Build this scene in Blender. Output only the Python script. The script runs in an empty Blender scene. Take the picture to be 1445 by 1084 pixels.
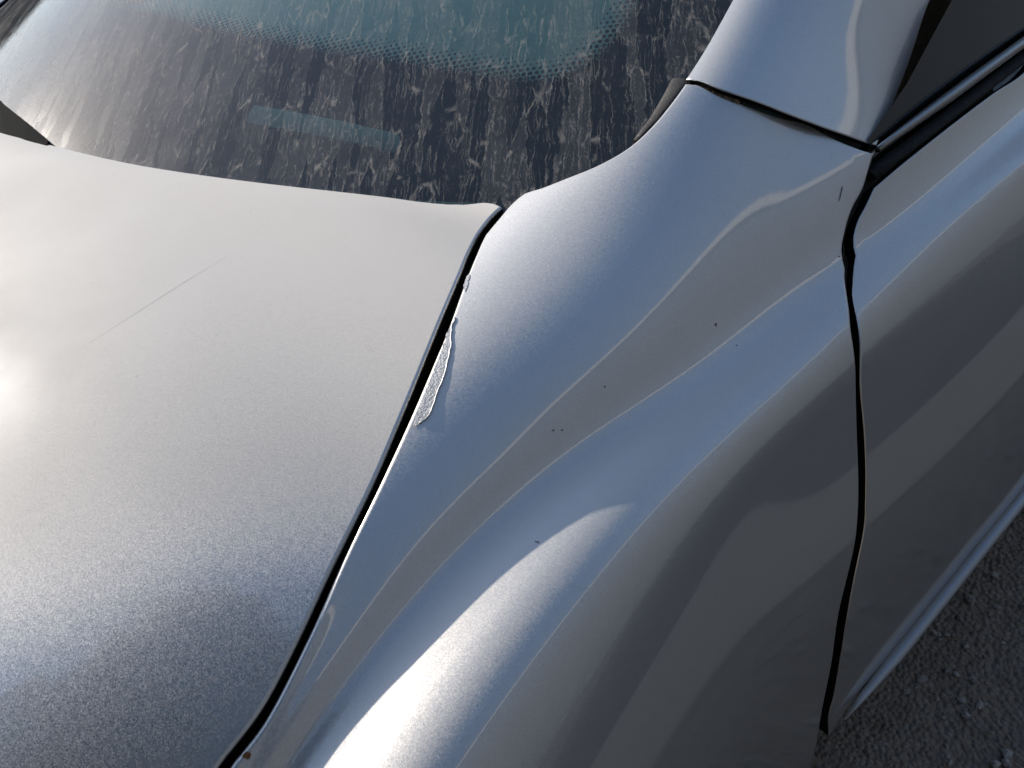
import bpy, bmesh, math, random
import numpy as np
from mathutils import Vector, Matrix
from mathutils.geometry import delaunay_2d_cdt
random.seed(4); rng = np.random.default_rng(4)

# ---------------------------------------------------------------- camera, sky, sun, exposure
# car axes: x to the car's right, y forward, z up; metres; origin under the rear window
sc = bpy.context.scene
SCALE = .86                                      # body worked out in photo units; everything is brought to metres with this
IW, IH, FPX = 1445, 1084, 1217.5
CAM = np.array([1.0646, -.3919, 1.2902]); YAW, PITCH, ROLL = np.radians([54.437, 36.852, -11.638])
def cam_axes(y, p, r):
    f = np.array([-np.sin(y)*np.cos(p), np.cos(y)*np.cos(p), -np.sin(p)])
    rt = np.array([np.cos(y), np.sin(y), 0]); up = np.cross(rt, f); c, s = np.cos(r), np.sin(r)
    return np.array([c*rt+s*up, -s*rt+c*up, f])
ROT = cam_axes(YAW, PITCH, ROLL)
def ray(px, py):
    d = np.array([(px-IW/2)/FPX, -(py-IH/2)/FPX, 1.]) @ ROT
    return d/np.linalg.norm(d)
cd = bpy.data.cameras.new('camera'); co = bpy.data.objects.new('camera', cd); sc.collection.objects.link(co)
cd.sensor_width = 36; cd.lens = FPX/IW*36; cd.clip_start = .02; cd.clip_end = 3000
m = Matrix.Identity(4)
for i in range(3):
    m[i][0], m[i][1], m[i][2], m[i][3] = ROT[0][i], ROT[1][i], -ROT[2][i], CAM[i]*SCALE
co.matrix_world = m; sc.camera = co
SUN = Vector((-.885, -.18, .455)).normalized()                 # towards the sun: low, on the car's left
wd = bpy.data.worlds.new('World'); sc.world = wd; wd.use_nodes = True
nt = wd.node_tree; nt.nodes.clear()
sky = nt.nodes.new('ShaderNodeTexSky'); sky.sky_type = 'NISHITA'; sky.sun_disc = False; sky.dust_density = .5
sky.sun_elevation = math.asin(SUN.z); sky.sun_rotation = math.atan2(SUN.x, SUN.y)
bg = nt.nodes.new('ShaderNodeBackground'); bg.inputs[1].default_value = .125
wo = nt.nodes.new('ShaderNodeOutputWorld'); nt.links.new(sky.outputs[0], bg.inputs[0]); nt.links.new(bg.outputs[0], wo.inputs[0])
sd = bpy.data.lights.new('sun', 'SUN'); sd.energy = 2.9; sd.angle = math.radians(.6); sd.color = (1, .93, .84)
so = bpy.data.objects.new('sun', sd); sc.collection.objects.link(so); so.location = SUN*20
so.rotation_euler = SUN.to_track_quat('Z', 'Y').to_euler()
sc.view_settings.view_transform = 'Standard'; sc.view_settings.look = 'None'; sc.view_settings.gamma = 1
sc.view_settings.use_curve_mapping = False; sc.view_settings.exposure = 0.85
sc.cycles.max_bounces = 8; sc.cycles.transparent_max_bounces = 12; sc.cycles.caustics_reflective = False; sc.cycles.caustics_refractive = False
sc.cycles.sample_clamp_indirect = 6
# ---------------------------------------------------------------- hull maths
class Spl:                                  # natural cubic spline, linear outside
    def __init__(s, xs, ys):
        o = np.argsort(xs); x = np.array(xs, float)[o]; y = np.array(ys, float)[o]
        n = len(x); h = np.diff(x); A = np.zeros((n, n)); b = np.zeros(n); A[0, 0] = A[-1, -1] = 1
        for i in range(1, n - 1):
            A[i, i-1] = h[i-1]; A[i, i] = 2*(h[i-1]+h[i]); A[i, i+1] = h[i]
            b[i] = 6*((y[i+1]-y[i])/h[i]-(y[i]-y[i-1])/h[i-1])
        s.x, s.y, s.h, s.m = x, y, h, np.linalg.solve(A, b)
    def __call__(s, t):
        t = np.asarray(t, float); i = np.clip(np.searchsorted(s.x, t)-1, 0, len(s.h)-1)
        tc = np.clip(t, s.x[0], s.x[-1]); h = s.h[i]; a = (s.x[i+1]-tc)/h; b = (tc-s.x[i])/h
        v = a*s.y[i]+b*s.y[i+1]+((a**3-a)*s.m[i]+(b**3-b)*s.m[i+1])*h*h/6
        d = (s.y[i+1]-s.y[i])/h+(-(3*a*a-1)*s.m[i]+(3*b*b-1)*s.m[i+1])*h/6
        return v+d*(t-tc)
class Row:
    def __init__(s, pts):
        p = np.array(sorted([tuple(q) for q in pts], key=lambda q: q[1]))
        s.p = p; s.X = Spl(p[:, 1], p[:, 0]); s.Z = Spl(p[:, 1], p[:, 2])
    def at(s, y): return np.array([s.X(y), s.Z(y)])
def fair(row, sig=.055):
    """iron the wiggles out of a row along the car"""
    t = np.arange(-1.0, 1.5, .01); k = np.exp(-.5*(np.arange(-25, 26)*.01/sig)**2); k /= k.sum(); y = t[25:-25]
    X = np.convolve(row.X(t), k, 'valid'); Z = np.convolve(row.Z(t), k, 'valid')
    return Row([(a, b, c) for a, b, c in zip(X[::5], y[::5], Z[::5])])
def chain(prev, items, extra=()):
    """row below prev: pixel gives the direction, tilt (degrees) the slope down from the previous row"""
    pts = list(extra)
    for px, py, tilt in items:
        d = ray(px, py); T = math.tan(math.radians(tilt)); k = .7
        for _ in range(60):
            P = CAM+d*k; x0, z0 = prev.at(P[1])
            f = (z0-P[2])-T*(P[0]-x0)
            P2 = CAM+d*(k+1e-4); x1, z1 = prev.at(P2[1]); f2 = (z1-P2[2])-T*(P2[0]-x1)
            st = -f*1e-4/(f2-f); k += max(-.05, min(.05, st))
        pts.append(CAM+d*k)
    return Row(pts)
class Hull:
    def __init__(s, rows, y0=0.):
        s.rows = rows; s.ra = (-.6, 1.1); q = np.array([r.at(y0) for r in rows])
        L = np.linalg.norm(np.diff(q, axis=0), axis=1); s.k = np.concatenate([[0], np.cumsum(L)]); s.rb = (-.05, s.k[-1]+.03)
        s.n = len(rows)
    def pt(s, Y, V):
        """natural spline through the rows' points at each y, knots by chord length there"""
        Y = np.atleast_1d(np.asarray(Y, float)); V = np.atleast_1d(np.asarray(V, float)); n = s.n; m = len(Y); j = np.arange(m)
        G = np.stack([np.stack([r.X(Y) for r in s.rows], 1), np.stack([r.Z(Y) for r in s.rows], 1)], 2)     # m, n, 2
        h = np.linalg.norm(np.diff(G, axis=1), axis=2)+1e-6
        A = np.zeros((m, n, n)); B = np.zeros((m, n, 2)); A[:, 0, 0] = A[:, -1, -1] = 1
        for i in range(1, n-1):
            A[:, i, i-1] = h[:, i-1]; A[:, i, i] = 2*(h[:, i-1]+h[:, i]); A[:, i, i+1] = h[:, i]
            B[:, i] = 6*((G[:, i+1]-G[:, i])/h[:, i, None]-(G[:, i]-G[:, i-1])/h[:, i-1, None])
        M2 = np.linalg.solve(A, B)
        i = np.clip(np.searchsorted(s.k, V)-1, 0, n-2); dk = np.diff(s.k)[i]
        Vc = np.clip(V, s.k[0], s.k[-1]); b = ((Vc-s.k[i])/dk)[:, None]; a = 1-b; hh = h[j, i][:, None]
        v = a*G[j, i]+b*G[j, i+1]+((a**3-a)*M2[j, i]+(b**3-b)*M2[j, i+1])*hh*hh/6
        d = (G[j, i+1]-G[j, i])/hh+(-(3*a*a-1)*M2[j, i]+(3*b*b-1)*M2[j, i+1])*hh/6
        v = v+d*((V-Vc)/dk)[:, None]*hh
        return np.stack([v[:, 0], Y, v[:, 1]], 1)
    def nrm(s, Y, V, sign=1):
        e = 5e-4; Y = np.atleast_1d(Y); V = np.atleast_1d(V)
        a = s.pt(Y+e, V)-s.pt(Y-e, V); b = s.pt(Y, V+e)-s.pt(Y, V-e)
        n = np.cross(b, a)*sign; return n/np.linalg.norm(n, axis=1)[:, None]
    def find(s, px, py):
        """hull parameters seen at a pixel: coarse search for the nearest hit, then Newton"""
        if not hasattr(s, 'gc'):
            s.gY, s.gV = [g.ravel() for g in np.meshgrid(np.linspace(*s.ra, 120), np.linspace(*s.rb, 120))]
            P = s.pt(s.gY, s.gV); q = (P-CAM) @ ROT.T
            s.gq = np.stack([IW/2+FPX*q[:, 0]/q[:, 2], IH/2-FPX*q[:, 1]/q[:, 2]], 1); s.gd = q[:, 2]; s.gc = 1
        d2 = ((s.gq-(px, py))**2).sum(1)+1e9*(s.gd < .1)
        near = np.where(d2 < max(400, d2.min()*1.5))[0]; j = near[np.argmin(s.gd[near]+d2[near]*2e-4)]
        u = np.array([s.gY[j], s.gV[j]])
        for _ in range(25):
            def pr(u):
                q = ROT @ (s.pt(u[0], u[1])[0]-CAM); return np.array([IW/2+FPX*q[0]/q[2]-px, IH/2-FPX*q[1]/q[2]-py])
            r = pr(u); e = 1e-5
            J = np.stack([(pr(u+(e, 0))-r)/e, (pr(u+(0, e))-r)/e], 1)
            try: st = np.linalg.solve(J, -r)
            except Exception: break
            l = np.linalg.norm(st); u = u+st*min(1, .05/max(l, 1e-9))
            if l < 1e-7: break
        return tuple(u)
class Fn(Hull):                              # any surface z(x, y)
    def __init__(s, fn, ra, rb): s.fn, s.ra, s.rb = fn, ra, rb
    def pt(s, A, B):
        A = np.atleast_1d(np.asarray(A, float)); B = np.atleast_1d(np.asarray(B, float))
        return np.stack([A, B, s.fn(A, B)], 1)
    def nrm(s, A, B, sign=1):
        e = 5e-4; A = np.atleast_1d(np.asarray(A, float)); B = np.atleast_1d(np.asarray(B, float))
        n = np.cross(s.pt(A+e, B)-s.pt(A-e, B), s.pt(A, B+e)-s.pt(A, B-e)); return n/np.linalg.norm(n, axis=1)[:, None]


# ---------------------------------------------------------------- builders and materials
# ---------------------------------------------------------------- materials
class NT:
    def __init__(s, name):
        s.m = bpy.data.materials.new(name); s.m.use_nodes = True; s.t = s.m.node_tree; s.t.nodes.clear()
        s.out = s.n('OutputMaterial')
    def n(s, k, **kw):
        o = s.t.nodes.new('ShaderNode'+k)
        for a, v in kw.items(): setattr(o, a, v)
        return o
    def set(s, sock, v):
        if isinstance(v, bpy.types.NodeSocket): s.t.links.new(v, sock)
        elif v is not None:
            if isinstance(v, (tuple, list)) and len(v) == 3 and sock.type == 'RGBA': v = (*v, 1)
            sock.default_value = v
    def math(s, op, a, b=0., c=None, clamp=False):
        o = s.n('Math', operation=op, use_clamp=clamp); s.set(o.inputs[0], a); s.set(o.inputs[1], b)
        if c is not None: s.set(o.inputs[2], c)
        return o.outputs[0]
    def vmath(s, op, a, b=None, sc=None):
        o = s.n('VectorMath', operation=op); s.set(o.inputs[0], a)
        if b is not None: s.set(o.inputs[1], b)
        if sc is not None: s.set(o.inputs['Scale'], sc)
        return o.outputs[1] if op in ('LENGTH', 'DISTANCE', 'DOT_PRODUCT') else o.outputs[0]
    def mix(s, f, a, b, blend='MIX'):
        o = s.n('MixRGB', blend_type=blend); s.set(o.inputs[0], f); s.set(o.inputs[1], a); s.set(o.inputs[2], b); return o.outputs[0]
    def ramp(s, v, lo, hi, a=0., b=1., smooth=True):
        o = s.n('MapRange', interpolation_type='SMOOTHSTEP' if smooth else 'LINEAR')
        s.set(o.inputs[0], v)
        for i, q in enumerate((lo, hi, a, b)): s.set(o.inputs[1+i], q)
        return o.outputs[0]
    def co(s): return s.n('TexCoord').outputs['Object']
    def mapn(s, v, rot=(0, 0, 0), scale=(1, 1, 1)):
        o = s.n('Mapping'); s.set(o.inputs[0], v); o.inputs['Rotation'].default_value = rot; o.inputs['Scale'].default_value = scale; return o.outputs[0]
    def noise(s, v, scale, det=2., rough=.5, dist=0., col=False):
        o = s.n('TexNoise'); s.set(o.inputs['Vector'], v); o.inputs['Scale'].default_value = scale; o.inputs['Detail'].default_value = det
        o.inputs['Roughness'].default_value = rough; o.inputs['Distortion'].default_value = dist; return o.outputs[1 if col else 0]
    def vor(s, v, scale, out='Color', feature='F1', rnd=1.):
        o = s.n('TexVoronoi', feature=feature); s.set(o.inputs['Vector'], v); o.inputs['Scale'].default_value = scale; o.inputs['Randomness'].default_value = rnd; return o.outputs[out]
    def bump(s, h, st, dist, nrm=None):
        o = s.n('Bump'); o.inputs['Strength'].default_value = st; o.inputs['Distance'].default_value = dist; s.set(o.inputs['Height'], h)
        if nrm is not None: s.set(o.inputs['Normal'], nrm)
        return o.outputs[0]
    def pr(s, **k):
        o = s.n('BsdfPrincipled')
        for a, v in k.items(): s.set(o.inputs[a.replace('_', ' ')], v)
        return o.outputs[0]
    def done(s, sh): s.t.links.new(sh, s.out.inputs[0]); return s.m
def plain(name, col, rough=.6, metal=0., var=.25, scale=40., bump=.0, coat=0.):
    N = NT(name); v = N.co(); f = N.noise(v, scale, 5, .6)
    c = N.mix(f, tuple(x*(1-var) for x in col), tuple(min(1, x*(1+var)) for x in col))
    kw = dict(Base_Color=c, Roughness=N.ramp(f, .3, .7, rough*.85, min(1, rough*1.15)), Metallic=metal, Coat_Weight=coat)
    if bump: kw['Normal'] = N.bump(f, bump, .002)
    return N.done(N.pr(**kw))
def paint(name, dust=0.):
    N = NT(name); v = N.co(); g = N.n('NewGeometry').outputs['Normal']
    fl = N.vor(v, 1700.); fl2 = N.vor(v, 950.)
    big = N.noise(v, 7., 4, .55); fine = N.noise(v, 800., 2, .6); mid = N.noise(v, 60., 4, .65)
    val = N.math('ADD', N.ramp(fine, .3, .7, -.14, .14), N.ramp(mid, .3, .7, -.03, .03))
    col = N.mix(N.math('ADD', .5, val), (.46, .445, .425), (.61, .59, .56))
    # settled dust: dull film with hair-thin scuffs, thicker on level panels
    up = N.n('SeparateXYZ'); N.set(up.inputs[0], g)
    film = N.math('MULTIPLY', N.ramp(up.outputs[2], .885, .972), N.ramp(big, .25, .75, .90, 1.))
    film = N.math('MULTIPLY', film, dust)
    off = N.vmath('SUBTRACT', fl, (.5, .5, .5)); off2 = N.vmath('SUBTRACT', fl2, (.5, .5, .5))
    off = N.vmath('ADD', N.vmath('SCALE', off, sc=.15), N.vmath('SCALE', off2, sc=.05))
    nf = N.vmath('NORMALIZE', N.vmath('ADD', g, N.vmath('SCALE', off, sc=N.math('SUBTRACT', 1., N.math('MULTIPLY', film, .62)))))
    scr = N.vor(N.mapn(N.vmath('ADD', v, N.vmath('SCALE', N.noise(v, 30., 2, .6, col=True), sc=.02)), (0, 0, .6), (9, 40, 9)), 3.5, 'Distance', 'DISTANCE_TO_EDGE')
    scr = N.math('MULTIPLY', N.ramp(scr, .0, .010, 1., 0.), N.ramp(N.noise(v, 24., 3, .6), .55, .68))
    rough = N.math('ADD', .43, N.math('MULTIPLY', film, .42))
    metal = N.math('SUBTRACT', .84, N.math('MULTIPLY', film, .72))
    col = N.mix(N.math('MULTIPLY', film, .75), col, (.68, .63, .56))
    col = N.mix(N.math('MULTIPLY', scr, .35), col, (.22, .21, .20))
    spots = N.vor(v, 55., 'Distance'); spots = N.math('MULTIPLY', N.ramp(spots, .035, .06, 1., 0.), N.ramp(N.vor(v, 55.), .86, .9))
    col = N.mix(spots, col, (.12, .10, .08))
    return N.done(N.pr(Base_Color=col, Specular_IOR_Level=N.math('SUBTRACT', .5, N.math('MULTIPLY', film, .44)), Metallic=metal, Roughness=rough, Normal=nf, Coat_Weight=N.math('SUBTRACT', 1., N.math('MULTIPLY', film, 1.0)),
                       Coat_Roughness=N.math('ADD', .055, N.math('MULTIPLY', film, .25)), Coat_IOR=1.9))
PAINT = paint('silver_paint', .42); PAINT_LID = paint('silver_paint_dusty', 1.)
BLACK = plain('black_rubber', (.010, .010, .010), .85, bump=.2, scale=300)
PLASTIC = plain('black_plastic', (.018, .017, .017), .38, bump=.1, scale=500)
MATT = (lambda N: N.done(N.pr(Base_Color=N.mix(N.noise(N.co(), 300., 3), (.003, .003, .003), (.007, .007, .007)), Roughness=1., Specular_IOR_Level=.1)))(NT('matt_black'))
SEAL = plain('dusty_rubber', (.035, .030, .026), .7, bump=.3, scale=250, var=.5)
CHROME = plain('bright_trim', (.30, .285, .27), .25, 1., var=.08, scale=90)
INNER = plain('inner_metal', (.05, .05, .052), .7, var=.5, scale=60)
TYRE = plain('tyre_rubber', (.02, .02, .02), .8, bump=.4, scale=120)
RUST = plain('rust', (.20, .075, .02), .85, var=.6, scale=900, bump=.5)

# ---------------------------------------------------------------- builders
col = sc.collection
def link(name, me, mat, parent=None):
    o = bpy.data.objects.new(name, me); col.objects.link(o)
    if mat: me.materials.append(mat)
    if 'skirt' in me and name != 'rear_window':
        me.materials.append(MATT); s = me['skirt']; t = len(me.polygons)
        for i in range(t-s, t): me.polygons[i].material_index = 1
    if parent: o.parent = parent
    return o
def mesh(name, V, Fc, N=None):
    me = bpy.data.meshes.new(name); me.from_pydata([tuple(map(float, v)) for v in V], [], [tuple(map(int, f)) for f in Fc]); me.update()
    me.polygons.foreach_set('use_smooth', [True]*len(me.polygons))
    if N is not None: me.normals_split_custom_set_from_vertices([tuple(map(float, n)) for n in N])
    return me
def smooth2(pts, step):
    """Catmull-Rom through 2-D points, resampled to about step"""
    p = np.array(pts, float)
    if len(p) == 2:
        n = max(1, int(np.linalg.norm(p[1]-p[0])/step)); return [tuple(p[0]+(p[1]-p[0])*i/n) for i in range(n+1)]
    e = np.vstack([2*p[0]-p[1], p, 2*p[-1]-p[-2]]); out = []
    for i in range(1, len(e)-2):
        n = max(2, int(np.linalg.norm(e[i+1]-e[i])/step)); a, b, c, d = e[i-1], e[i], e[i+1], e[i+2]
        l1, l2, l3 = [max(1e-6, np.linalg.norm(q))**.5 for q in (b-a, c-b, d-c)]
        m1 = (b-a)/l1-(c-a)/(l1+l2)+(c-b)/l2; m2 = (c-b)/l2-(d-b)/(l2+l3)+(d-c)/l3
        m1 *= l2; m2 *= l2
        for j in range(n):
            t = j/n; out.append(tuple((2*t**3-3*t*t+1)*b+(t**3-2*t*t+t)*m1+(-2*t**3+3*t*t)*c+(t**3-t*t)*m2))
    out.append(tuple(p[-1])); return out
def outline(surf, segs, step):
    """closed outline in surface parameters; (px, py) = where a pixel meets the surface, ('h', a, b) = parameters"""
    loop = []
    for s in segs:
        q = [tuple(p[1:]) if p[0] == 'h' else surf.find(*p) for p in s]
        r = smooth2(q, step)
        if loop and np.hypot(loop[-1][0]-r[0][0], loop[-1][1]-r[0][1]) < step*.6: r = r[1:]
        loop += r
    if np.hypot(loop[-1][0]-loop[0][0], loop[-1][1]-loop[0][1]) < step*.6: loop.pop()
    return np.array(loop)
def inside(P, poly):
    x, y = P[:, 0], P[:, 1]; r = np.zeros(len(P), bool); q = np.roll(poly, 1, 0)
    for (x1, y1), (x2, y2) in zip(poly, q):
        c = ((y1 > y) != (y2 > y)); 
        with np.errstate(divide='ignore', invalid='ignore'): r ^= c & (x < (x2-x1)*(y-y1)/(y2-y1)+x1)
    return r
def polydist(P, poly, closed=True):
    q = np.roll(poly, -1, 0) if closed else poly[1:]; a = poly if closed else poly[:-1]; d = np.full(len(P), 1e9)
    for u, v in zip(a, q):
        e = v-u; L = e@e+1e-12; t = np.clip(((P-u)@e)/L, 0, 1); d = np.minimum(d, np.hypot(*((P-u-t[:, None]*e).T)))
    return d
def panel_mesh(name, surf, poly, grid=.012, hem=.0025, skirt=.012, offset=0., mirror=False, holes=None):
    """thin-walled sheet: trimmed surface, rounded edge turned in, analytic normals"""
    poly = np.asarray(poly)
    if (np.roll(poly, -1, 0)[:, 1]*poly[:, 0]-poly[:, 1]*np.roll(poly, -1, 0)[:, 0]).sum() < 0: poly = poly[::-1]
    if hem:                                   # the turned-in edge stays within the outline
        e = np.roll(poly, -1, 0)-np.roll(poly, 1, 0); on = np.stack([e[:, 1], -e[:, 0]], 1); on /= np.linalg.norm(on, axis=1)[:, None]+1e-12
        poly = poly-on*hem
    lo, hi = poly.min(0), poly.max(0)
    g = np.stack(np.meshgrid(np.arange(lo[0]+grid*.5, hi[0], grid), np.arange(lo[1]+grid*.5, hi[1], grid)), -1).reshape(-1, 2)
    g = g[inside(g, poly)]; g = g[polydist(g, poly) > grid*.45]
    allp = np.vstack([poly, g]); n = len(poly)
    r = delaunay_2d_cdt([Vector(p) for p in allp], [(i, (i+1) % n) for i in range(n)], [], 1, 1e-9)
    UV = np.array([tuple(v) for v in r[0]]); F = [list(f) for f in r[2]]
    P = surf.pt(UV[:, 0], UV[:, 1]); N = surf.nrm(UV[:, 0], UV[:, 1])
    if N[:, 2].sum() < 0 if abs(N[:, 2].mean()) > .3 else N[:, 0].sum() < 0: N = -N
    P = P+N*offset
    # faces wound to agree with the normals
    a = P[[f[0] for f in F]]; b = P[[f[1] for f in F]]; c = P[[f[2] for f in F]]
    s = (np.cross(b-a, c-a)*N[[f[0] for f in F]]).sum(1); F = [f if k > 0 else f[::-1] for f, k in zip(F, s)]
    V = [p for p in P]; NN = [q for q in N]
    if hem:
        idx = []
        for p in poly: idx.append(int(np.argmin(((UV-p)**2).sum(1))))
        cen = P[idx]; nn = N[idx]; tan = np.roll(cen, -1, 0)-np.roll(cen, 1, 0); t = np.cross(tan, nn); t /= np.linalg.norm(t, axis=1)[:, None]+1e-12
        # outward = away from the inside of the outline
        e = np.roll(poly, -1, 0)-np.roll(poly, 1, 0); on = np.stack([e[:, 1], -e[:, 0]], 1); on /= np.linalg.norm(on, axis=1)[:, None]+1e-12
        w = surf.pt(*(poly+on*1e-3).T)-surf.pt(*poly.T); sg = np.sign((w*t).sum(1)); t *= sg[:, None]
        prev = idx; K = 5; nskirt = 0
        for k in list(range(1, K+1))+[K+1]:
            th = min(k, K)/K*math.pi/2
            q = cen+t*hem*math.sin(th)-nn*hem*(1-math.cos(th)); nv = nn*math.cos(th)+t*math.sin(th)
            if k > K: q = q-nn*skirt
            base = len(V); V += list(q); NN += list(nv); cur = [base+i for i in range(n)]
            for i in range(n):
                j = (i+1) % n; f = [prev[i], prev[j], cur[j], cur[i]]
                A = np.array(V[f[0]]); B = np.array(V[f[1]]); D = np.array(V[f[3]])
                if np.dot(np.cross(B-A, D-A), NN[f[3]]+nv[i]*.01) < 0: f = f[::-1]
                F.append(f)
            if k > K: nskirt = n
            prev = cur
    V = np.array(V); NN = np.array(NN)
    if mirror: V = V*(-1, 1, 1)+(2*XC, 0, 0); NN = NN*(-1, 1, 1); F = [f[::-1] for f in F]
    me = mesh(name, V, F, NN)
    if hem: me['skirt'] = nskirt              # turned-down flange: blackened in place of the gap's shade
    return me, UV
def tube(name, pts, prof, mat, parent, up=(0, 0, 1), close=True):
    """sweep a closed (a, b) profile along 3-D points; a = sideways, b = along up; tapering profile if prof is callable"""
    P = [np.array(p, float) for p in pts]; V = []; F = []
    for i, p in enumerate(P):
        t = P[min(i+1, len(P)-1)]-P[max(i-1, 0)]; t /= np.linalg.norm(t); s = np.cross(t, up); s /= np.linalg.norm(s); u = np.cross(s, t)
        pr = prof(i/(len(P)-1)) if callable(prof) else prof
        V += [p+s*a+u*b for a, b in pr]; n = len(pr)
    for i in range(len(P)-1):
        for j in range(n): F.append((i*n+j, i*n+(j+1) % n, (i+1)*n+(j+1) % n, (i+1)*n+j))
    F.append(tuple(range(n))[::-1]); F.append(tuple((len(P)-1)*n+j for j in range(n)))
    bm = bmesh.new(); vs = [bm.verts.new(v) for v in V]
    for f in F: bm.faces.new([vs[i] for i in f])
    bmesh.ops.recalc_face_normals(bm, faces=bm.faces)
    me = bpy.data.meshes.new(name); bm.to_mesh(me); bm.free()
    me.polygons.foreach_set('use_smooth', [len(p.vertices) == 4 for p in me.polygons])
    return link(name, me, mat, parent)
def ring(ra, rb, n=14, p=2.6):
    o = []
    for k in range(n):
        a = 2*math.pi*k/n; c, s = math.cos(a), math.sin(a)
        o.append((ra*math.copysign(abs(c)**(2/p), c), rb*math.copysign(abs(s)**(2/p), s)))
    return o
def pt3(surf, px, py, off=0.):
    u = surf.find(px, py); return surf.pt(*u)[0]+surf.nrm(*u)[0]*off*(1 if surf.nrm(*u)[0][2] > 0 else -1)
# ---------------------------------------------------------------- body surfaces
r1 = Row([(.76,-.62,.70),(.745,-.5,.80),(.724,-.382,.861),(.706,-.315,.891),(.672,-.23,.920),(.605,-.1,.952),(.565,0,.966),(.572,.1,.988),(.58,.2,1.018),(.575,.35,1.075),(.55,.7,1.19),(.53,1.1,1.28)])
def ramp01(a, b, t): t = max(0, min(1, (t-a)/(b-a))); return t*t*(3-2*t)
r0 = Row([(x-.06, y, z-.010+.008*ramp01(-.02, -.1, y)+.028*ramp01(-.1, -.32, y)) for x, y, z in [(float(r1.X(t)), t, float(r1.Z(t))) for t in np.linspace(-.62, 1.1, 24)]])
r4r = chain(r1, [(720,708,33),(610,810,36),(520,915,37),(440,1010,36)], [(.80,-.62,.67)])
def between(f, dz): return [(float(r1.X(y))*(1-f)+float(r4r.X(y))*f, y, float(r1.Z(y))*(1-f)+float(r4r.Z(y))*f+dz*float(r4r.X(y)-r1.X(y))) for y in (-.21, -.27, -.33, -.40, -.50, -.62)]
r2 = chain(r1, [(1120,190,38),(980,360,24),(850,520,20),(715,615,25)],
           between(.40, .085)+[(.655,.5,.985),(.64,.8,.99),(.62,1.1,.99)])
r3 = chain(r2, [(1190,270,42),(1090,370,46),(980,475,47),(865,560,46),(735,645,44)],
           between(.72, .075)+[(.70,.5,.958),(.69,.8,.962),(.67,1.1,.962)])
r4 = chain(r3, [(1195,372,45),(1030,495,44),(870,603,42)],
           [q for q in r4r.p if q[1] < -.15]+[(.757,.5,.895),(.75,.8,.90),(.735,1.1,.90)])
r5 = chain(r4, [(1200,420,27),(1060,545,23),(870,695,11),(740,820,7),(640,930,5),(560,1030,4)],
           [(.845,-.62,.70),(.779,.5,.8885),(.772,.8,.8935),(.757,1.1,.8935)])
r6 = chain(r5, [(1205,470,33),(1050,610,30),(870,795,23),(740,945,18),(640,1084,14)],
           [(.865,-.62,.68),(.792,.5,.874),(.786,.8,.879),(.771,1.1,.879)])




r2, r3, r4, r5, r6 = [fair(q) for q in (r2, r3, r4, r5, r6)]
def below(dx, dz):
    s = lambda y: max(0, min(1, (.05-y)/.35))
    return Row([(float(r6.X(y))+dx+.012*s(y)**2*(3-2*s(y)), y, float(r6.Z(y))-dz) for y in (-.62, -.5, -.4, -.3, -.2, -.1, 0, .12, .3, .5, .8, 1.1)])
r7, r8, r9, r10, r11, r12 = [below(*q) for q in ((.016, .04), (.034, .13), (.040, .27), (.034, .41), (.027, .53), (.010, .66))]
Q = Hull([r0, r1, r2, r3, r4, r5, r6, r7, r8, r9, r10, r11, r12])
p1 = Row([(.60, .05, .975), (.58, .2, 1.018), (.55, .314, 1.055), (.52, .5, 1.135), (.49, .75, 1.235), (.48, 1.1, 1.34)])
p0 = Row([(x-.03, y, z-.006) for x, y, z in p1.p])
p2 = chain(p1, [(1145, 165, 30), (1195, 80, 33), (1245, 0, 36)], [(.60, .75, 1.15), (.59, 1.1, 1.25)])
p3 = chain(p2, [(1238, 212, 45), (1275, 110, 50), (1315, 0, 54)], [(.66, .75, 1.03), (.655, 1.1, 1.1)])
PIL = Hull([p0, p1, p2, p3], .3)
# gap between boot lid and quarter panel, measured on the quarter panel's surface
GAP = [(690, 305), (660, 370), (640, 420), (608, 510), (572, 600), (536, 685), (487, 789), (433, 910), (384, 1005), (340, 1066)]
gp = np.array([Q.pt(*Q.find(*p))[0] for p in GAP]+[(.745, -.5, .80), (.76, -.62, .70), (.77, -.75, .60)])
gp = np.vstack([[(.525, .05, gp[0][2]+.008), (.51, .12, gp[0][2]+.015)], gp])
gx = Spl(gp[:, 1], gp[:, 0]); gz = Spl(gp[:, 1], gp[:, 2])
XC = -.34                                                       # the car's centre line
ZC = Spl([.1, 0, -.1, -.2, -.3, -.4, -.5, -.6, -.7, -.8], [.982, .987, .992, .993, .985, .968, .941, .905, .85, .76])
def sm01(t): t = np.clip(t, 0, 1); return t*t*(3-2*t)
def front_y(x): return FY[0]+FY[1]*(x-XC)**2+FY[2]*(x-XC)**4
FY = (-.200, .308, .032)
def lid_z(x, y):
    f = np.abs(x-XC)/(gx(y)-XC); z = ZC(y)-(ZC(y)-gz(y))*f**(3.4+2.4*sm01((-.12-y)/.24))
    d = np.clip((.04-(front_y(x)-y))/.04, 0, 1.3)
    return z-.004*d**2
LID = Fn(lid_z, (-.35, .8), (-.75, .06))
def win_z(x, y):
    q = ((x-XC)/.84)**2; yb = front_y(x)
    return .983-.022*q+(.45-.09*q)*(y-yb)
WIN = Fn(win_z, (-.75, .7), (-.25, .9))
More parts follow.
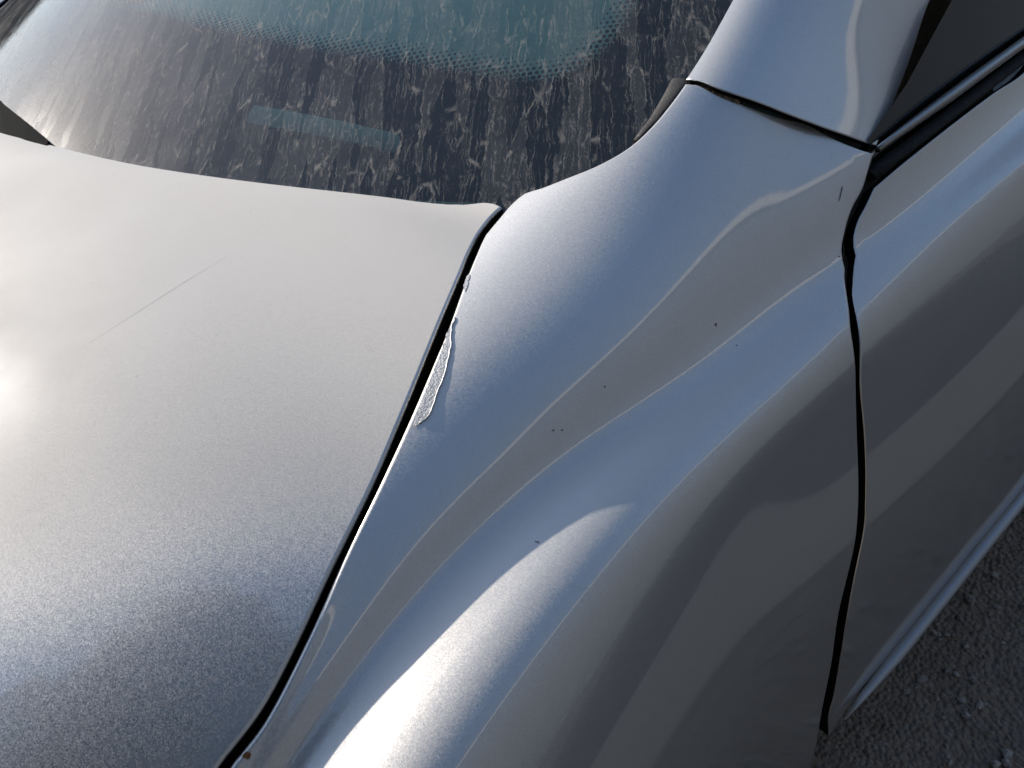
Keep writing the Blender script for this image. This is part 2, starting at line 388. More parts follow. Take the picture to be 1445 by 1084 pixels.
# ---------------------------------------------------------------- the ground and what the paint mirrors
def tag(o, label=None, cat=None, group=None, kind=None):
    for k, v in (('label', label), ('category', cat), ('group', group), ('kind', kind)):
        if v: o[k] = v
    return o
def ground_mat():
    N = NT('gritty_ground'); v = N.co()
    a = N.noise(v, 1.3, 5, .6); b = N.noise(v, 34., 5, .7); c = N.vor(v, 120.)
    sp = N.n('SeparateColor'); N.set(sp.inputs[0], c)
    k = N.mix(N.ramp(b, .3, .7), (.21, .165, .13), (.38, .305, .24))
    k = N.mix(N.ramp(sp.outputs[0], .55, 1., 0., .5), k, (.38, .35, .32))
    k = N.mix(N.ramp(a, .35, .65, 0., .5), k, (.27, .22, .175))
    h = N.math('ADD', N.math('MULTIPLY', b, .7), N.math('MULTIPLY', N.vor(v, 120., 'Distance'), -.6))
    return N.done(N.pr(Base_Color=k, Roughness=.92, Normal=N.bump(h, .9, .01)))
bm = bmesh.new()
xs = [-400, -60, -12, -4]+[round(.5+.04*i, 3) for i in range(41)]+[4, 12, 60, 400]
ys = [-400, -60, -12, -3]+[round(-.6+.04*i, 3) for i in range(51)]+[4, 12, 60, 400]
gv = [[bm.verts.new((x, y, .006*math.sin(x*9+y*4)+random.uniform(-.004, .004) if .5 < x < 2.1 and -.6 < y < 1.4 else 0)) for y in ys] for x in xs]
for i in range(len(xs)-1):
    for j in range(len(ys)-1): bm.faces.new((gv[i][j], gv[i+1][j], gv[i+1][j+1], gv[i][j+1]))
me = bpy.data.meshes.new('ground'); bm.to_mesh(me); bm.free(); me.polygons.foreach_set('use_smooth', [True]*len(me.polygons))
tag(link('ground', me, ground_mat()), kind='structure')
# loose grit and pebbles beside the sill
def pebbles(name, n, box, r0, r1, mat):
    V = []; F = []
    t = bmesh.new(); bmesh.ops.create_icosphere(t, subdivisions=1, radius=1); bv = np.array([v.co[:] for v in t.verts]); bf = [[v.index for v in f.verts] for f in t.faces]; t.free()
    for _ in range(n):
        r = r0+(r1-r0)*random.random()**4; q = bv*(1+rng.uniform(-.28, .28, (len(bv), 1)))*np.array([1, random.uniform(.6, 1), random.uniform(.4, .7)])*r
        a = random.uniform(0, 6.3); ca, sa = math.cos(a), math.sin(a); q = q @ np.array([[ca, sa, 0], [-sa, ca, 0], [0, 0, 1]])
        p = np.array([random.uniform(*box[0]), random.uniform(*box[1]), r*.2+.002]); b = len(V); V += list(q+p); F += [[i+b for i in f] for f in bf]
    me = bpy.data.meshes.new(name); me.from_pydata([tuple(v) for v in V], [], F); me.update(); return link(name, me, mat)
N = NT('pebble'); v = N.co(); g = N.vor(v, 70.); sp = N.n('SeparateColor'); N.set(sp.inputs[0], g)
pm = N.done(N.pr(Base_Color=N.mix(sp.outputs[1], (.2, .18, .165), (.52, .48, .44)), Roughness=.9, Normal=N.bump(N.noise(v, 500., 3), .4, .002)))
tag(pebbles('gravel', 4200, ((.62, 1.9), (-.2, 1.6)), .0018, .011, pm), 'loose grit and small pebbles scattered on the ground beside the sill', 'gravel', kind='stuff')

ROADM = plain('asphalt', (.055, .057, .062), .9, var=.35, scale=60, bump=.4)
# pale paved strip beside the car and the wall beyond it (seen only as reflections in the side)
PAVE = plain('pale_paving', (.74, .57, .41), .9, var=.25, scale=14, bump=.3)
def box_mesh(name, lo, hi, bev=.01):
    b = bmesh.new(); bmesh.ops.create_cube(b, size=1)
    for v_ in b.verts:
        for i in range(3): v_.co[i] = lo[i] if v_.co[i] < 0 else hi[i]
    if bev: bmesh.ops.bevel(b, geom=list(b.edges), offset=bev, segments=2, affect='EDGES', profile=.5)
    me = bpy.data.meshes.new(name); b.to_mesh(me); b.free(); return me
tag(link('pavement', box_mesh('pavement', (1.17, -14, -.05), (1.62, 16, .03)), PAVE), kind='structure')
tag(link('road', box_mesh('road', (1.63, -14, -.05), (3.68, 16, .012)), ROADM), kind='structure')
w = bpy.data.objects.new('mirrored_wall', None); col.objects.link(w); w.location = (3.7, 0, 0)
tag(w, 'long plain grey brown wall with pale coping standing across from the car', 'wall')
WALLM = plain('grey_render', (.075, .088, .108), .9, var=.25, scale=3, bump=.3); COPE = plain('pale_coping', (.45, .44, .42), .8, var=.1, scale=8)
for nm, lo, hi, mm in (('wall_face', (0, -16, 0), (.3, 18, 4.4), WALLM), ('coping', (-.06, -16.1, 4.4), (.36, 18.1, 4.62), COPE)):
    link(nm, box_mesh(nm, lo, hi), mm, w)

w = bpy.data.objects.new('mirrored_wall', None); col.objects.link(w); w.location = (-15, 0, 0)  # unseen wall, added to darken low reflections at the rear glass's left
tag(w, 'low dark wall added out of view on the left to darken the reflection in the rear glass', 'wall')
for nm, lo, hi, mm in (('wall_face', (-.3, -30, 0), (0, 30, 3.3), WALLM), ('coping', (-.36, -30.1, 3.3), (.06, 30.1, 3.4), WALLM)):
    link(nm, box_mesh(nm, lo, hi), mm, w)

hs = bpy.data.objects.new('backdrop', None); col.objects.link(hs); hs.location = (2.5, -6.2, 0)  # unseen gable, added so the lid's rear corner mirrors something dark
tag(hs, 'tall dark rendered house gable added out of view behind the car to darken the reflection in the lid', 'backdrop')
HW = plain('dark_render', (.055, .05, .05), .95, var=.3, scale=2.5, bump=.3); PANE = plain('backdrop_pane', (.01, .012, .014), .08, var=.1)
link('wall', box_mesh('wall', (-4.2, -3, 0), (5.5, 0, 9.2), .02), HW, hs)
for ix in (-2.8, -.4, 2.0, 4.2):
    for iz in (1.0, 3.7, 6.4):
        f_ = link('window', box_mesh('window', (ix-.5, -.02, iz), (ix+.5, .05, iz+1.4), .01), COPE, hs)
        link('pane', box_mesh('pane', (ix-.43, .0, iz+.07), (ix+.43, .056, iz+1.33), 0), PANE, f_)

# ---------------------------------------------------------------- the car
car = bpy.data.objects.new('car', None); col.objects.link(car)
tag(car, 'silver car with dusty boot lid, mud-streaked rear window and peeled paint by the gap', 'car')
k = Q.k
# wheel opening: circle in (y, z) about the hub, as hull parameters
def v_at(y, z):
    vs = np.linspace(k[6], k[12]+.05, 400); return float(vs[np.argmin(np.abs(Q.pt(np.full(400, y), vs)[:, 2]-z))])
HUB = (-.35, .30); AR = .33
arch = [('h', HUB[0]+AR*math.cos(a), v_at(HUB[0]+AR*math.cos(a), HUB[1]+AR*math.sin(a))) for a in np.linspace(math.pi*.97, math.pi*.03, 15)]
seg = [
 [(684, 331), (668, 367), (641, 440), (612, 517), (580, 597), (541, 685), (492, 789), (438, 912), (388, 1010), (352, 1060), (334, 1084), ('h', -.45, k[1]+.010), ('h', -.60, k[1]+.016)],
 [('h', -.60, k[1]+.016), ('h', -.625, k[6])],
 [('h', -.625, k[6]), arch[0]],
 arch,
 [arch[-1], ('h', .045, k[12])],
 [('h', .045, k[12]), ('h', .118, k[12])],
 [('h', .118, k[12]), (1144, 1084), (1160, 1010), (1174, 940), (1186, 860), (1209, 760), (1212, 730), (1211, 600), (1205, 480), (1198, 425), (1195, 372), (1198, 330), (1208, 300), (1222, 275), (1233, 240), (1239, 214)],
 [(1239, 214), (1200, 202), (1100, 165), (1020, 135), (983, 118), (968, 117)],
 [(968, 117), (950, 142), (920, 178), (885, 209), (840, 234), (800, 250), (765, 264), (740, 272), (720, 288), (703, 308), (684, 331)],
]
for mir in (False, True):
    me, _ = panel_mesh('quarter_panel', Q, outline(Q, seg, .006) if not mir else quarter_poly, mirror=mir, hem=.0033)
    if not mir: quarter_poly = outline(Q, seg, .006)
    quarter = link('quarter_panel', me, PAINT, car) if not mir else (link('quarter_panel', me, PAINT, car), quarter)[1]

kp = PIL.k
seg = [
 [(968, 112), (985, 113), (1020, 127), (1100, 156), (1200, 193), (1237, 206)],
 [(1237, 206), (1262, 140), (1290, 65), (1318, -12), ('h', .62, kp[3]), ('h', 1.05, kp[3])],
 [('h', 1.05, kp[3]), ('h', 1.05, kp[1])],
 [('h', 1.05, kp[1]), ('h', .7, kp[1]), (1055, -40), (1034, 0), (1002, 58), (968, 112)],
]
pil_poly = outline(PIL, seg, .006)
for mir in (True, False):
    me, _ = panel_mesh('roof_pillar', PIL, pil_poly, mirror=mir, hem=.0011, skirt=.004); pillar = link('roof_pillar', me, PAINT, car)

seg = [
 [(1234, 262), (1222, 288), (1210, 312), (1205, 345), (1205, 392), (1210, 445), (1216, 520), (1222, 610), (1224, 700), (1222, 745), (1209, 810), (1198, 868), (1188, 930), (1178, 985), (1171, 1012), ('h', .14, v_at(.14, .30))],
 [('h', .14, v_at(.14, .30)), (1192, 1006)],
 [(1192, 1006), (1252, 932), (1312, 860), (1382, 772), (1447, 688), ('h', .8, v_at(.8, .335)), ('h', 1.1, v_at(1.1, .335))],
 [('h', 1.1, v_at(1.1, .335)), ('h', 1.1, k[3])],
 [('h', 1.1, k[3]), ('h', .8, k[3]), (1450, 92), (1400, 128), (1320, 190), (1265, 235), (1234, 262)],
]
door_poly = outline(Q, seg, .006)
for mir in (True, False):
    me, _ = panel_mesh('rear_door', Q, door_poly, mirror=mir, offset=-.001, hem=.0012); door = link('rear_door', me, PAINT, car)

# boot lid
right = outline(LID, [
 [('h', XC, FY[0]), (0, 186), (60, 201), (200, 233), (400, 261), (560, 279), (650, 284), (697, 286), (708, 291)],
 [(708, 291), (694, 305), (678, 326), (664, 352), (650, 385), (622, 451), (592, 525), (561, 601), (524, 688), (475, 789), (419, 909), (368, 1005), (329, 1057), (308, 1084), ('h', .748, -.5), ('h', .762, -.6)],
 [('h', .762, -.6), ('h', .75, -.64), ('h', .70, -.665), ('h', .5, -.69), ('h', .25, -.705), ('h', XC, -.71)]], .006)
def mirx(p): return p*(-1, 1)+(2*XC, 0)
lp = np.vstack([right, mirx(right)[::-1][1:-1]])
me, _ = panel_mesh('boot_lid', LID, lp, hem=.0028, grid=.014); lid = link('boot_lid', me, PAINT_LID, car)

# dark channels under the gaps
def strip(name, A, B, depth, mat, mir=False):
    V = []; F = []
    for a, b in zip(A, B):
        a, b = np.array(a), np.array(b); c = (a+b)/2; s = (b-a)
        V += [a-(0, 0, .004), c-s*.6-(0, 0, depth), c+s*.6-(0, 0, depth), b-(0, 0, .004)]
    n = len(A)
    for i in range(n-1):
        for j in range(3): F.append((4*i+j, 4*i+j+1, 4*i+j+5, 4*i+j+4))
    V = np.array(V)
    if mir: V = V*(-1, 1, 1)+(2*XC, 0, 0)
    return link(name, mesh(name, V, F), mat, car)
gy = np.linspace(.03, -.62, 60)
for mir in (False, True):
    strip('gutter', [(float(gx(y))-.022, y, float(gz(y))-.012) for y in gy], [(float(gx(y))+.010, y, float(gz(y))-.022) for y in gy], .045, INNER, mir)
sp3 = [Q.pt(*Q.find(px, py))[0] for px, py in [(1239, 216), (1222, 280), (1202, 330), (1199, 380), (1203, 430), (1212, 500), (1219, 610), (1220, 735), (1203, 825), (1190, 895), (1178, 965), (1164, 1030), (1148, 1090)]]
for mir in (False, True):
    V = []; F = []
    for p in sp3: V += [p+(-.024, -.03, -.004), p+(-.024, .03, -.004)]
    V = np.array(V)*((-1, 1, 1) if mir else (1, 1, 1))+((2*XC, 0, 0) if mir else (0, 0, 0)); F = [(2*i, 2*i+1, 2*i+3, 2*i+2) for i in range(len(sp3)-1)]
    link('door_jamb', mesh('door_jamb', V, F), MATT, car)
# pillar seam channel
sm = [Q.pt(*Q.find(px, py))[0] for px, py in [(968, 117), (985, 117), (1020, 132), (1100, 162), (1200, 199), (1222, 207)]]
tube('seam_sealer', [p+np.array((-.004, -.004, -.011)) for p in sm], ring(.012, .003), MATT, car)

# ---------------------------------------------------------------- rear window
inner = np.array(outline(WIN, [[(110, 0), (250, 27), (400, 60), (560, 84), (700, 106), (765, 111), (790, 106), (830, 86), (865, 55), (890, 22), (905, -5), ('h', .50, .34), ('h', .44, .62), ('h', .40, .74)]], .01))
lf = inner[inner[:, 0] > XC+.02]
inner = np.vstack([lf, [(XC, .76)], mirx(lf)[::-1]])
slot = np.array([WIN.find(*p) for p in [(354, 142), (563, 183), (561, 210), (344, 167)]])
wr = outline(WIN, [
 [('h', x_, float(front_y(x_))-.025) for x_ in (XC, .0, .12, .24, .34, .42, .48)]+[('h', .53, .0), ('h', .56, .03), ('h', .60, .07)],
 [('h', .60, .06), ('h', .635, .12), ('h', .625, .2), ('h', .59, .32), ('h', .55, .5), ('h', .51, .75), ('h', .49, .88)],
 [('h', .49, .88), ('h', .25, .91), ('h', XC, .92)]], .012)
wp = np.vstack([wr, mirx(wr)[::-1][1:-1]])
def frit_attr(me, UV):
    n = len(me.vertices); co_ = np.empty(n*3); me.vertices.foreach_get('co', co_); P = co_.reshape(-1, 3)[:, :2]
    d = polydist(P, inner); d = np.where(inside(P, inner), -d, d)
    e = polydist(P, slot); e = np.where(inside(P, slot), -e, e)
    for nm, val in (('frit', d), ('slot', e)):
        a = me.attributes.new(nm, 'FLOAT', 'POINT'); a.data.foreach_set('value', val.astype(np.float32))
def glass_mat():
    N = NT('dirty_glass'); v = N.co()
    # water ran down the slope: dried silt outlines, long in the flow direction
    wob = N.vmath('SCALE', N.vmath('SUBTRACT', N.noise(v, 26., 4, .65, col=True), (.5, .5, .5)), sc=.014)
    wob2 = N.vmath('SCALE', N.vmath('SUBTRACT', N.noise(v, 130., 3, .7, col=True), (.5, .5, .5)), sc=.004)
    vv = N.vmath('ADD', N.vmath('ADD', v, wob), wob2)
    ang = (0, 0, math.radians(-40))
    vr = N.mapn(vv, ang); f1 = N.mapn(vr, scale=(1, .10, .10)); f2 = N.mapn(vr, scale=(1, .30, .30))
    e1 = N.ramp(N.vor(f1, 84., 'Distance', 'DISTANCE_TO_EDGE'), .0, .040, 1., 0.)
    e2 = N.ramp(N.vor(f2, 170., 'Distance', 'DISTANCE_TO_EDGE'), .0, .075, 1., 0.)
    f3 = N.mapn(vr, scale=(1, .06, .06)); e3 = N.math('MULTIPLY', N.ramp(N.vor(f3, 210., 'Distance', 'DISTANCE_TO_EDGE'), .0, .07, 1., 0.), N.ramp(N.noise(v, 45., 4, .7), .42, .60))
    band = N.vor(f1, 84.); sb = N.n('SeparateColor'); N.set(sb.inputs[0], band)
    br = N.ramp(N.noise(v, 70., 4, .7), .40, .62); br2 = N.ramp(N.noise(v, 190., 3, .7), .5, .68)
    spk = N.ramp(N.noise(v, 620., 2, .6), .60, .74)
    wet = N.ramp(sb.outputs[0], .45, .60)                         # cleaned runnels stay dark
    lines = N.math('ADD', N.math('MULTIPLY', e1, N.math('MULTIPLY', br, .36)), N.math('MULTIPLY', N.math('MULTIPLY', e2, br2), N.math('ADD', .10, N.math('MULTIPLY', wet, .20))))
    lines = N.math('ADD', lines, N.math('MULTIPLY', e3, .26))
    film = N.math('MULTIPLY', N.ramp(N.noise(v, 9., 5, .6), .3, .75, .35, 1.), N.math('ADD', .03, N.math('MULTIPLY', wet, .075)))
    d = N.math('ADD', N.math('ADD', lines, film), N.math('MULTIPLY', N.math('MULTIPLY', spk, wet), .16), clamp=True)
    dirt = N.n('BsdfDiffuse'); N.set(dirt.inputs[0], N.mix(N.noise(v, 60., 3), (.40, .355, .30), (.55, .50, .44)))
    tr = N.n('BsdfTransparent'); N.set(tr.inputs[0], (.84, .97, .88))
    gl = N.n('BsdfGlossy'); N.set(gl.inputs['Roughness'], .035); N.set(gl.inputs['Normal'], N.bump(N.math('ADD', d, N.noise(v, 300., 2)), .03, .001))
    gl2 = N.n('BsdfGlossy'); N.set(gl2.inputs['Roughness'], .22)
    fr = N.n('Fresnel'); fr.inputs[0].default_value = 1.5
    def ms(f, a, b):
        o = N.n('MixShader'); N.set(o.inputs[0], f); N.set(o.inputs[1], a); N.set(o.inputs[2], b); return o.outputs[0]
    base = ms(fr.outputs[0], tr.outputs[0], gl.outputs[0])
    base = ms(N.math('ADD', .006, N.math('MULTIPLY', film, .14)), base, gl2.outputs[0])
    return N.done(ms(d, base, dirt.outputs[0]))
def frit_mat():
    N = NT('ceramic_print'); v = N.co()
    a = N.n('Attribute', attribute_name='frit').outputs['Fac']; s = N.n('Attribute', attribute_name='slot').outputs['Fac']
    # fading dot rows: two interleaved square lattices make the honeycomb
    sx = N.n('SeparateXYZ'); N.set(sx.inputs[0], N.mapn(v, (0, 0, math.radians(21)), (1, 1, 1)))
    P = .0064
    def lat(ox, oy):
        fx = N.math('SUBTRACT', N.math('FRACT', N.math('ADD', N.math('DIVIDE', sx.outputs[0], P), ox)), .5)
        fy = N.math('MULTIPLY', N.math('SUBTRACT', N.math('FRACT', N.math('ADD', N.math('DIVIDE', sx.outputs[1], P*1.732), oy)), .5), 1.732)
        return N.math('SQRT', N.math('ADD', N.math('MULTIPLY', fx, fx), N.math('MULTIPLY', fy, fy)))
    dd = N.math('MINIMUM', lat(.25, .25), lat(.75, .75))
    rad = N.ramp(a, -.030, .0, .10, .52, smooth=False)            # dot radius shrinks inwards
    dots = N.math('MULTIPLY', N.math('LESS_THAN', dd, rad), N.math('GREATER_THAN', a, -.030))
    fr = N.math('MAXIMUM', dots, N.math('GREATER_THAN', a, 0.))
    fr = N.math('MULTIPLY', fr, N.math('GREATER_THAN', s, 0.))
    tr = N.n('BsdfTransparent'); o = N.n('MixShader'); N.set(o.inputs[0], fr); N.set(o.inputs[1], tr.outputs[0])
    N.set(o.inputs[2], N.pr(Base_Color=(.012, .012, .013), Roughness=.5)); return N.done(o.outputs[0])
me, UV = panel_mesh('rear_window', WIN, wp, grid=.02, hem=.0015, skirt=.002); window = link('rear_window', me, glass_mat(), car)
me, UV = panel_mesh('ceramic_border', WIN, wp, grid=.009, hem=0, offset=-.0042); frit_attr(me, UV); link('ceramic_border', me, frit_mat(), window)
# rubber lip beside the glass, black moulding at the lid's centre
rp = [WIN.pt(*WIN.find(px, py))[0] for px, py in [(893, 206), (905, 194), (920, 178), (935, 158), (948, 140), (959, 124)]]
tube('window_seal', [p+np.array((.004, 0, .003)) for p in rp], lambda t: ring(.003+.009*t, .004+.004*t), SEAL, window)
bx = [WIN.find(px, py) for px, py in [(72, 206), (40, 179), (0, 147)]]
mp = [(bx[0][0], bx[0][1]), (bx[1][0], bx[1][1]), (bx[2][0], bx[2][1]), (bx[2][0]-.1, bx[2][1]+.01), (bx[2][0]-.14, -.15), (bx[2][0]-.14, -.24), (0, -.24)]
b = bmesh.new(); bot = [b.verts.new((x, y, float(win_z(x, y))-.003)) for x, y in mp]; top = [b.verts.new((x, y, float(win_z(x, y))+.007)) for x, y in mp]
b.faces.new(top); b.faces.new(bot[::-1])
for i in range(len(mp)): b.faces.new((bot[i], bot[(i+1) % len(mp)], top[(i+1) % len(mp)], top[i]))
bmesh.ops.recalc_face_normals(b, faces=b.faces); me = bpy.data.meshes.new('moulding'); b.to_mesh(me); b.free(); link('moulding', me, MATT, window)

# ---------------------------------------------------------------- inside, side glass, belt trim, sill
N = NT('shelf_cloth'); v = N.co(); wv = N.n('TexWave', wave_type='BANDS'); N.set(wv.inputs['Vector'], N.mapn(v, (0, 0, .9))); wv.inputs['Scale'].default_value = 75; wv.inputs['Distortion'].default_value = .6
SHELF = N.done(N.pr(Base_Color=N.mix(wv.outputs[0], (.66, .80, .68), (.80, .92, .80)), Roughness=.95))
sv = [(-1.0, -.14, .92), (.55, -.14, .92), (.60, .12, .93), (.56, .80, .96), (-1.0, .80, .96), (-1.04, .12, .93)]
link('parcel_shelf', mesh('parcel_shelf', sv, [range(6)]), SHELF, car)
link('seat_back', box_mesh('seat_back', (-1.0, .82, .4), (.56, .95, 1.1), .03), plain('seat_cloth', (.30, .33, .34), .9), car)
link('floor_pan', box_mesh('floor_pan', (-1.0, -.55, .25), (.70, 2.3, .32), .02), INNER, car)
GLASSD = (lambda N: N.done(N.pr(Base_Color=(.006, .006, .007), Roughness=.06, Specular_IOR_Level=.5)))(NT('tinted_glass'))
for mir in (True, False):
    s_ = -1 if mir else 1
    ys_ = (.305, .312, .32, .33, .38, .44, .5, .6, .8, 1.08); px_ = lambda z_: .705-.30*(z_-.93)      # flat pane leaning in
    tz = [max(.95, float(PIL.pt(y_, kp[3])[0][2])+.012) for y_ in ys_]; n_ = len(ys_)
    V = [(px_(.92)*s_, y_, .92) for y_ in ys_]+[(px_(z_)*s_, y_, z_) for y_, z_ in zip(ys_, tz)]; F = [(i, i+1, n_+i+1, n_+i) for i in range(n_-1)]
    link('side_window', mesh('side_window', np.array(V)+((2*XC, 0, 0) if mir else (0, 0, 0)), F), GLASSD, car)
def belt_line(off, pxs):
    return [Q.pt(*Q.find(*p))[0]+np.array(off) for p in pxs]
BL = [(1238, 214), (1262, 196), (1300, 168), (1340, 139), (1390, 102), (1445, 62), (1480, 37)]
bl = belt_line((0, 0, .002), BL); bl.append(np.array((.69, .95, .965)))
tube('belt_trim', bl, lambda t: ring(.0025+.003*min(1, t*2.5), .003+.0015*min(1, t*2.5)), CHROME, door)
BK = [(1233, 246), (1262, 222), (1300, 194), (1340, 163), (1390, 124), (1445, 82), (1480, 56)]
bk = belt_line((-.004, 0, -.003), BK); bk.append(np.array((.70, .95, .945)))
tube('belt_rubber', bk, ring(.0065, .0045), BLACK, door)
tube('belt_trim', [p*(-1, 1, 1)+(2*XC, 0, 0) for p in bl], ring(.009, .008), CHROME, car)
# sill: rounded ledge under the door
def sill_prof(t): 
    s = min(1, .15+t*3); return [(a*s, b*s) for a, b in ring(.0085, .0065, 16, 2.2)]
SL = [(1187, 1010), (1215, 975), (1260, 920), (1310, 858), (1380, 770), (1445, 690)]
sl = [Q.pt(*Q.find(*p))[0]+np.array((.004, 0, -.004)) for p in SL]; sl.append(np.array((sl[-1][0], .9, sl[-1][2]))); sl.append(np.array((sl[-1][0], 1.2, sl[-1][2])))
tube('sill_moulding', sl, sill_prof, plain('sill_paint', (.42, .44, .47), .42, .7, var=.1, scale=200), car)
for s_ in (1, -1):
    link('rocker_panel', box_mesh('rocker_panel', (.60 if s_ > 0 else 2*XC-.745, .05, .17), (.745 if s_ > 0 else 2*XC-.60, 2.3, .31), .02), PAINT, car)
# roof, front part and tail close the body so that it throws its shadow
def loft(name, secs, mat):
    V = [p for s in secs for p in s]; n = len(secs[0]); F = [(i*n+j, i*n+j+1, (i+1)*n+j+1, (i+1)*n+j) for i in range(len(secs)-1) for j in range(n-1)]
    return link(name, mesh(name, V, F), mat, car)
loft('roof', [[(XC+x*(w_-XC), y_, zc-.05*x*x-(.06 if abs(x) > .95 else 0)) for x in np.linspace(-1, 1, 17)] for y_, w_, zc in ((.86, .56, 1.375), (1.05, .57, 1.41), (1.5, .58, 1.43), (2.0, .58, 1.42), (2.35, .57, 1.37))], PAINT)
for s_ in (1, -1):
    loft('front_side', [[(XC+(c_-XC)*s_, y_, z_) for c_, z_ in ((.83-.02*abs(y_-1.6), .25), (.845, .6), (.80, .87), (.73, .945), (.60, zt))] for y_, zt in ((1.12, 1.40), (1.6, 1.42), (2.2, 1.40), (2.9, .95), (3.5, .85))], PAINT)
loft('bumper', [[(XC+x*.95, -.62-.13*(1-x*x)-o, z_) for x in np.linspace(-1, 1, 17)] for z_, o in ((.22, -.02), (.35, .02), (.55, .03), (.62, 0), (.75, -.03))], PAINT)
for s_ in (1, -1):
    wh = bpy.data.objects.new('wheel', None); col.objects.link(wh); wh.parent = car; wh.location = (XC+(.72-XC)*s_, HUB[0], HUB[1])
    def lathe(name, prof, mat, n=40):
        V = [(x, r*math.cos(2*math.pi*i/n), r*math.sin(2*math.pi*i/n)) for i in range(n) for x, r in prof]; L = len(prof)
        F = [(i*L+j, i*L+j+1, ((i+1) % n)*L+j+1, ((i+1) % n)*L+j) for i in range(n) for j in range(L-1)]
        return link(name, mesh(name, V, F), mat, wh)
    lathe('tyre', [(-.09, .2), (-.095, .26), (-.085, .29), (-.06, .30), (.06, .30), (.085, .29), (.095, .26), (.09, .2)], TYRE)
    lathe('rim', [(.085*s_, .21), (.08*s_, .19), (.03*s_, .17), (.045*s_, .05), (.06*s_, .03), (.06*s_, .0)], CHROME)

# ---------------------------------------------------------------- damage and marks
N = NT('bare_primer'); v = N.co()
PRIMER = N.done(N.pr(Base_Color=N.mix(N.noise(v, 300., 4, .7), (.30, .30, .31), (.55, .55, .55)), Metallic=.4, Roughness=.5, Normal=N.bump(N.noise(v, 420., 4, .7), .8, .002)))
def patch(name, surf, pix, mat, parent, off, rim=None):
    po = outline(surf, [pix+[pix[0]]], .0025); po = po+rng.normal(0, .0005, po.shape)
    me, _ = panel_mesh(name, surf, po, grid=.004, hem=0, offset=off); o = link(name, me, mat, parent)
    if rim:
        n = [surf.pt(*u)[0]+surf.nrm(*u)[0]*off for u in po[:rim]]
        tube('lifted_edge', n, ring(.0005, .0007, 6), PAINT, o)
    return o
patch('peeled_paint', Q, [(642, 449), (637, 468), (636, 490), (631, 515), (624, 538), (615, 562), (607, 584), (594, 597), (583, 602), (587, 588), (598, 560), (611, 527), (622, 497), (634, 465)], PRIMER, quarter, .0005, 34)
patch('peeled_paint', Q, [(664, 383), (662, 396), (656, 412), (655, 402), (659, 390)], PRIMER, quarter, .0005)
patch('rust_chip', Q, [(347, 1059), (354, 1064), (353, 1070), (345, 1070), (342, 1065)], RUST, quarter, .0012)
SCR = plain('scratch_dirt', (.06, .055, .05), .9)
def scratch(name, surf, pix, wd, parent, mat=SCR):
    u = smooth2([surf.find(*p) for p in pix], .006); P = [surf.pt(*q)[0]+surf.nrm(*q)[0]*.00025 for q in u]
    V = []
    for i, p in enumerate(P):
        t = P[min(i+1, len(P)-1)]-P[max(i-1, 0)]; s = np.cross(t, surf.nrm(*u[i])[0]); s /= np.linalg.norm(s); w_ = wd*(.25+.75*math.sin(math.pi*min(.97, max(.03, i/(len(P)-1)))))*random.uniform(.6, 1.2)
        V += [p-s*w_/2, p+s*w_/2]
    return link(name, mesh(name, V, [(2*i, 2*i+1, 2*i+3, 2*i+2) for i in range(len(P)-1)]), mat, parent)
LSCR = plain('scuff', (.40, .39, .38), .6, .3)
scratch('scratch', LID, [(92, 505), (150, 468), (210, 430), (262, 397), (320, 362)], .0004, lid, LSCR)
scratch('scratch', LID, [(215, 1003), (255, 985), (290, 966), (312, 950)], .0007, lid, LSCR)
scratch('scratch', Q, [(1189, 262), (1187, 272), (1184, 284)], .0010, quarter)
for p in [(1183, 362), (1010, 457), (1040, 488), (793, 607), (780, 608), (757, 765)]:
    patch('tar_speck', Q, [(p[0]-1.3, p[1]), (p[0], p[1]-1.2), (p[0]+1.4, p[1]-.3), (p[0]+.3, p[1]+1.3)], SCR, quarter, .0004)

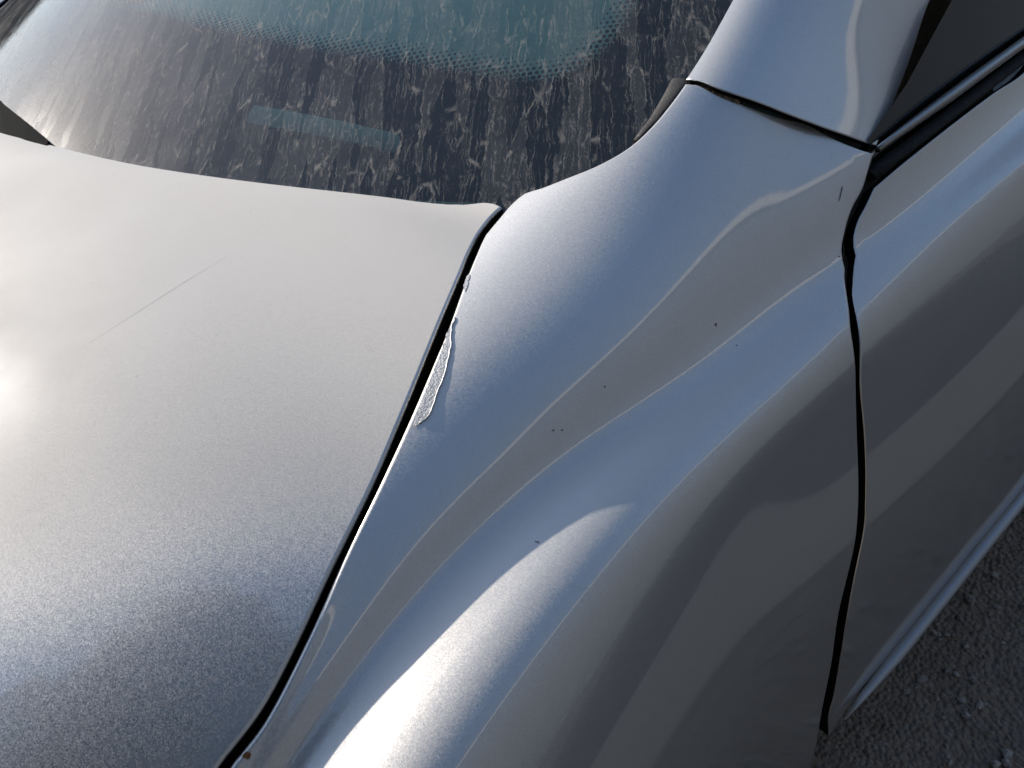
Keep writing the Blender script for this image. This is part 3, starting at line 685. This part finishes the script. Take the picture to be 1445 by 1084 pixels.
# ---------------------------------------------------------------- tree hanging over the tail (mirrored darkly in the lid's rear corner)
tree = bpy.data.objects.new('tree', None); col.objects.link(tree); tree.location = (2.4, -4.6, 0)
tag(tree, 'leafy tree behind the car with a bough hanging over its tail', 'tree')
BARK = plain('bark', (.09, .07, .055), .95, bump=.8, scale=25)
N = NT('leaf'); v = N.co(); lm = N.pr(Base_Color=N.mix(N.noise(v, 5., 3), (.030, .045, .018), (.075, .10, .035)), Roughness=.55)
LEAF = N.done(lm)
o = tube('trunk', [(0, 0, -.1), (.05, .1, 1.5), (-.05, .3, 3.0), (-.3, .5, 4.3), (-.8, .9, 5.4), (-1.3, 1.2, 6.1)], lambda t: ring(.17*(1-.75*t), .17*(1-.75*t), 10, 2), BARK, tree, up=(0, 1, .01))
V = []; F = []
CL = [(-1.65, 1.7, 6.1, 1.1), (-.9, 1.3, 6.2, 1.1), (-1.7, .5, 6.3, 1.2), (-.8, .1, 6.1, 1.3), (.2, 0, 6.2, 1.3), (-.1, 1.2, 6.8, 1.1), (-1.3, -1.0, 6.0, 1.4), (0, -1.3, 5.9, 1.4), (-.6, -.3, 7.1, 1.3), (-2.4, -1.6, 5.2, 1.5), (-1.2, -2.4, 4.8, 1.5), (.2, -2.6, 4.9, 1.5), (1.2, -1.2, 5.6, 1.5), (.9, .6, 6.3, 1.2)]
for cx_, cy_, cz_, rr in CL:
    for _ in range(3000):
        d_ = rng.normal(size=3); d_ /= np.linalg.norm(d_); p = np.array((cx_, cy_, cz_))+d_*rr*random.random()**.4*np.array((1, 1, .75))
        a_ = rng.normal(size=3); a_ /= np.linalg.norm(a_); b_ = np.cross(a_, rng.normal(size=3)); b_ /= np.linalg.norm(b_); L = random.uniform(.07, .13); k0 = len(V)
        V += [p-a_*L, p+b_*L*.45, p+a_*L, p-b_*L*.45]; F.append((k0, k0+1, k0+2, k0+3))
link('crown', mesh('crown', V, F), LEAF, tree)

# ---------------------------------------------------------------- to metres
for o in list(col.objects):
    if o.parent is None and o.type in ('MESH', 'EMPTY'):
        o.location = o.location*SCALE; o.scale = (SCALE,)*3
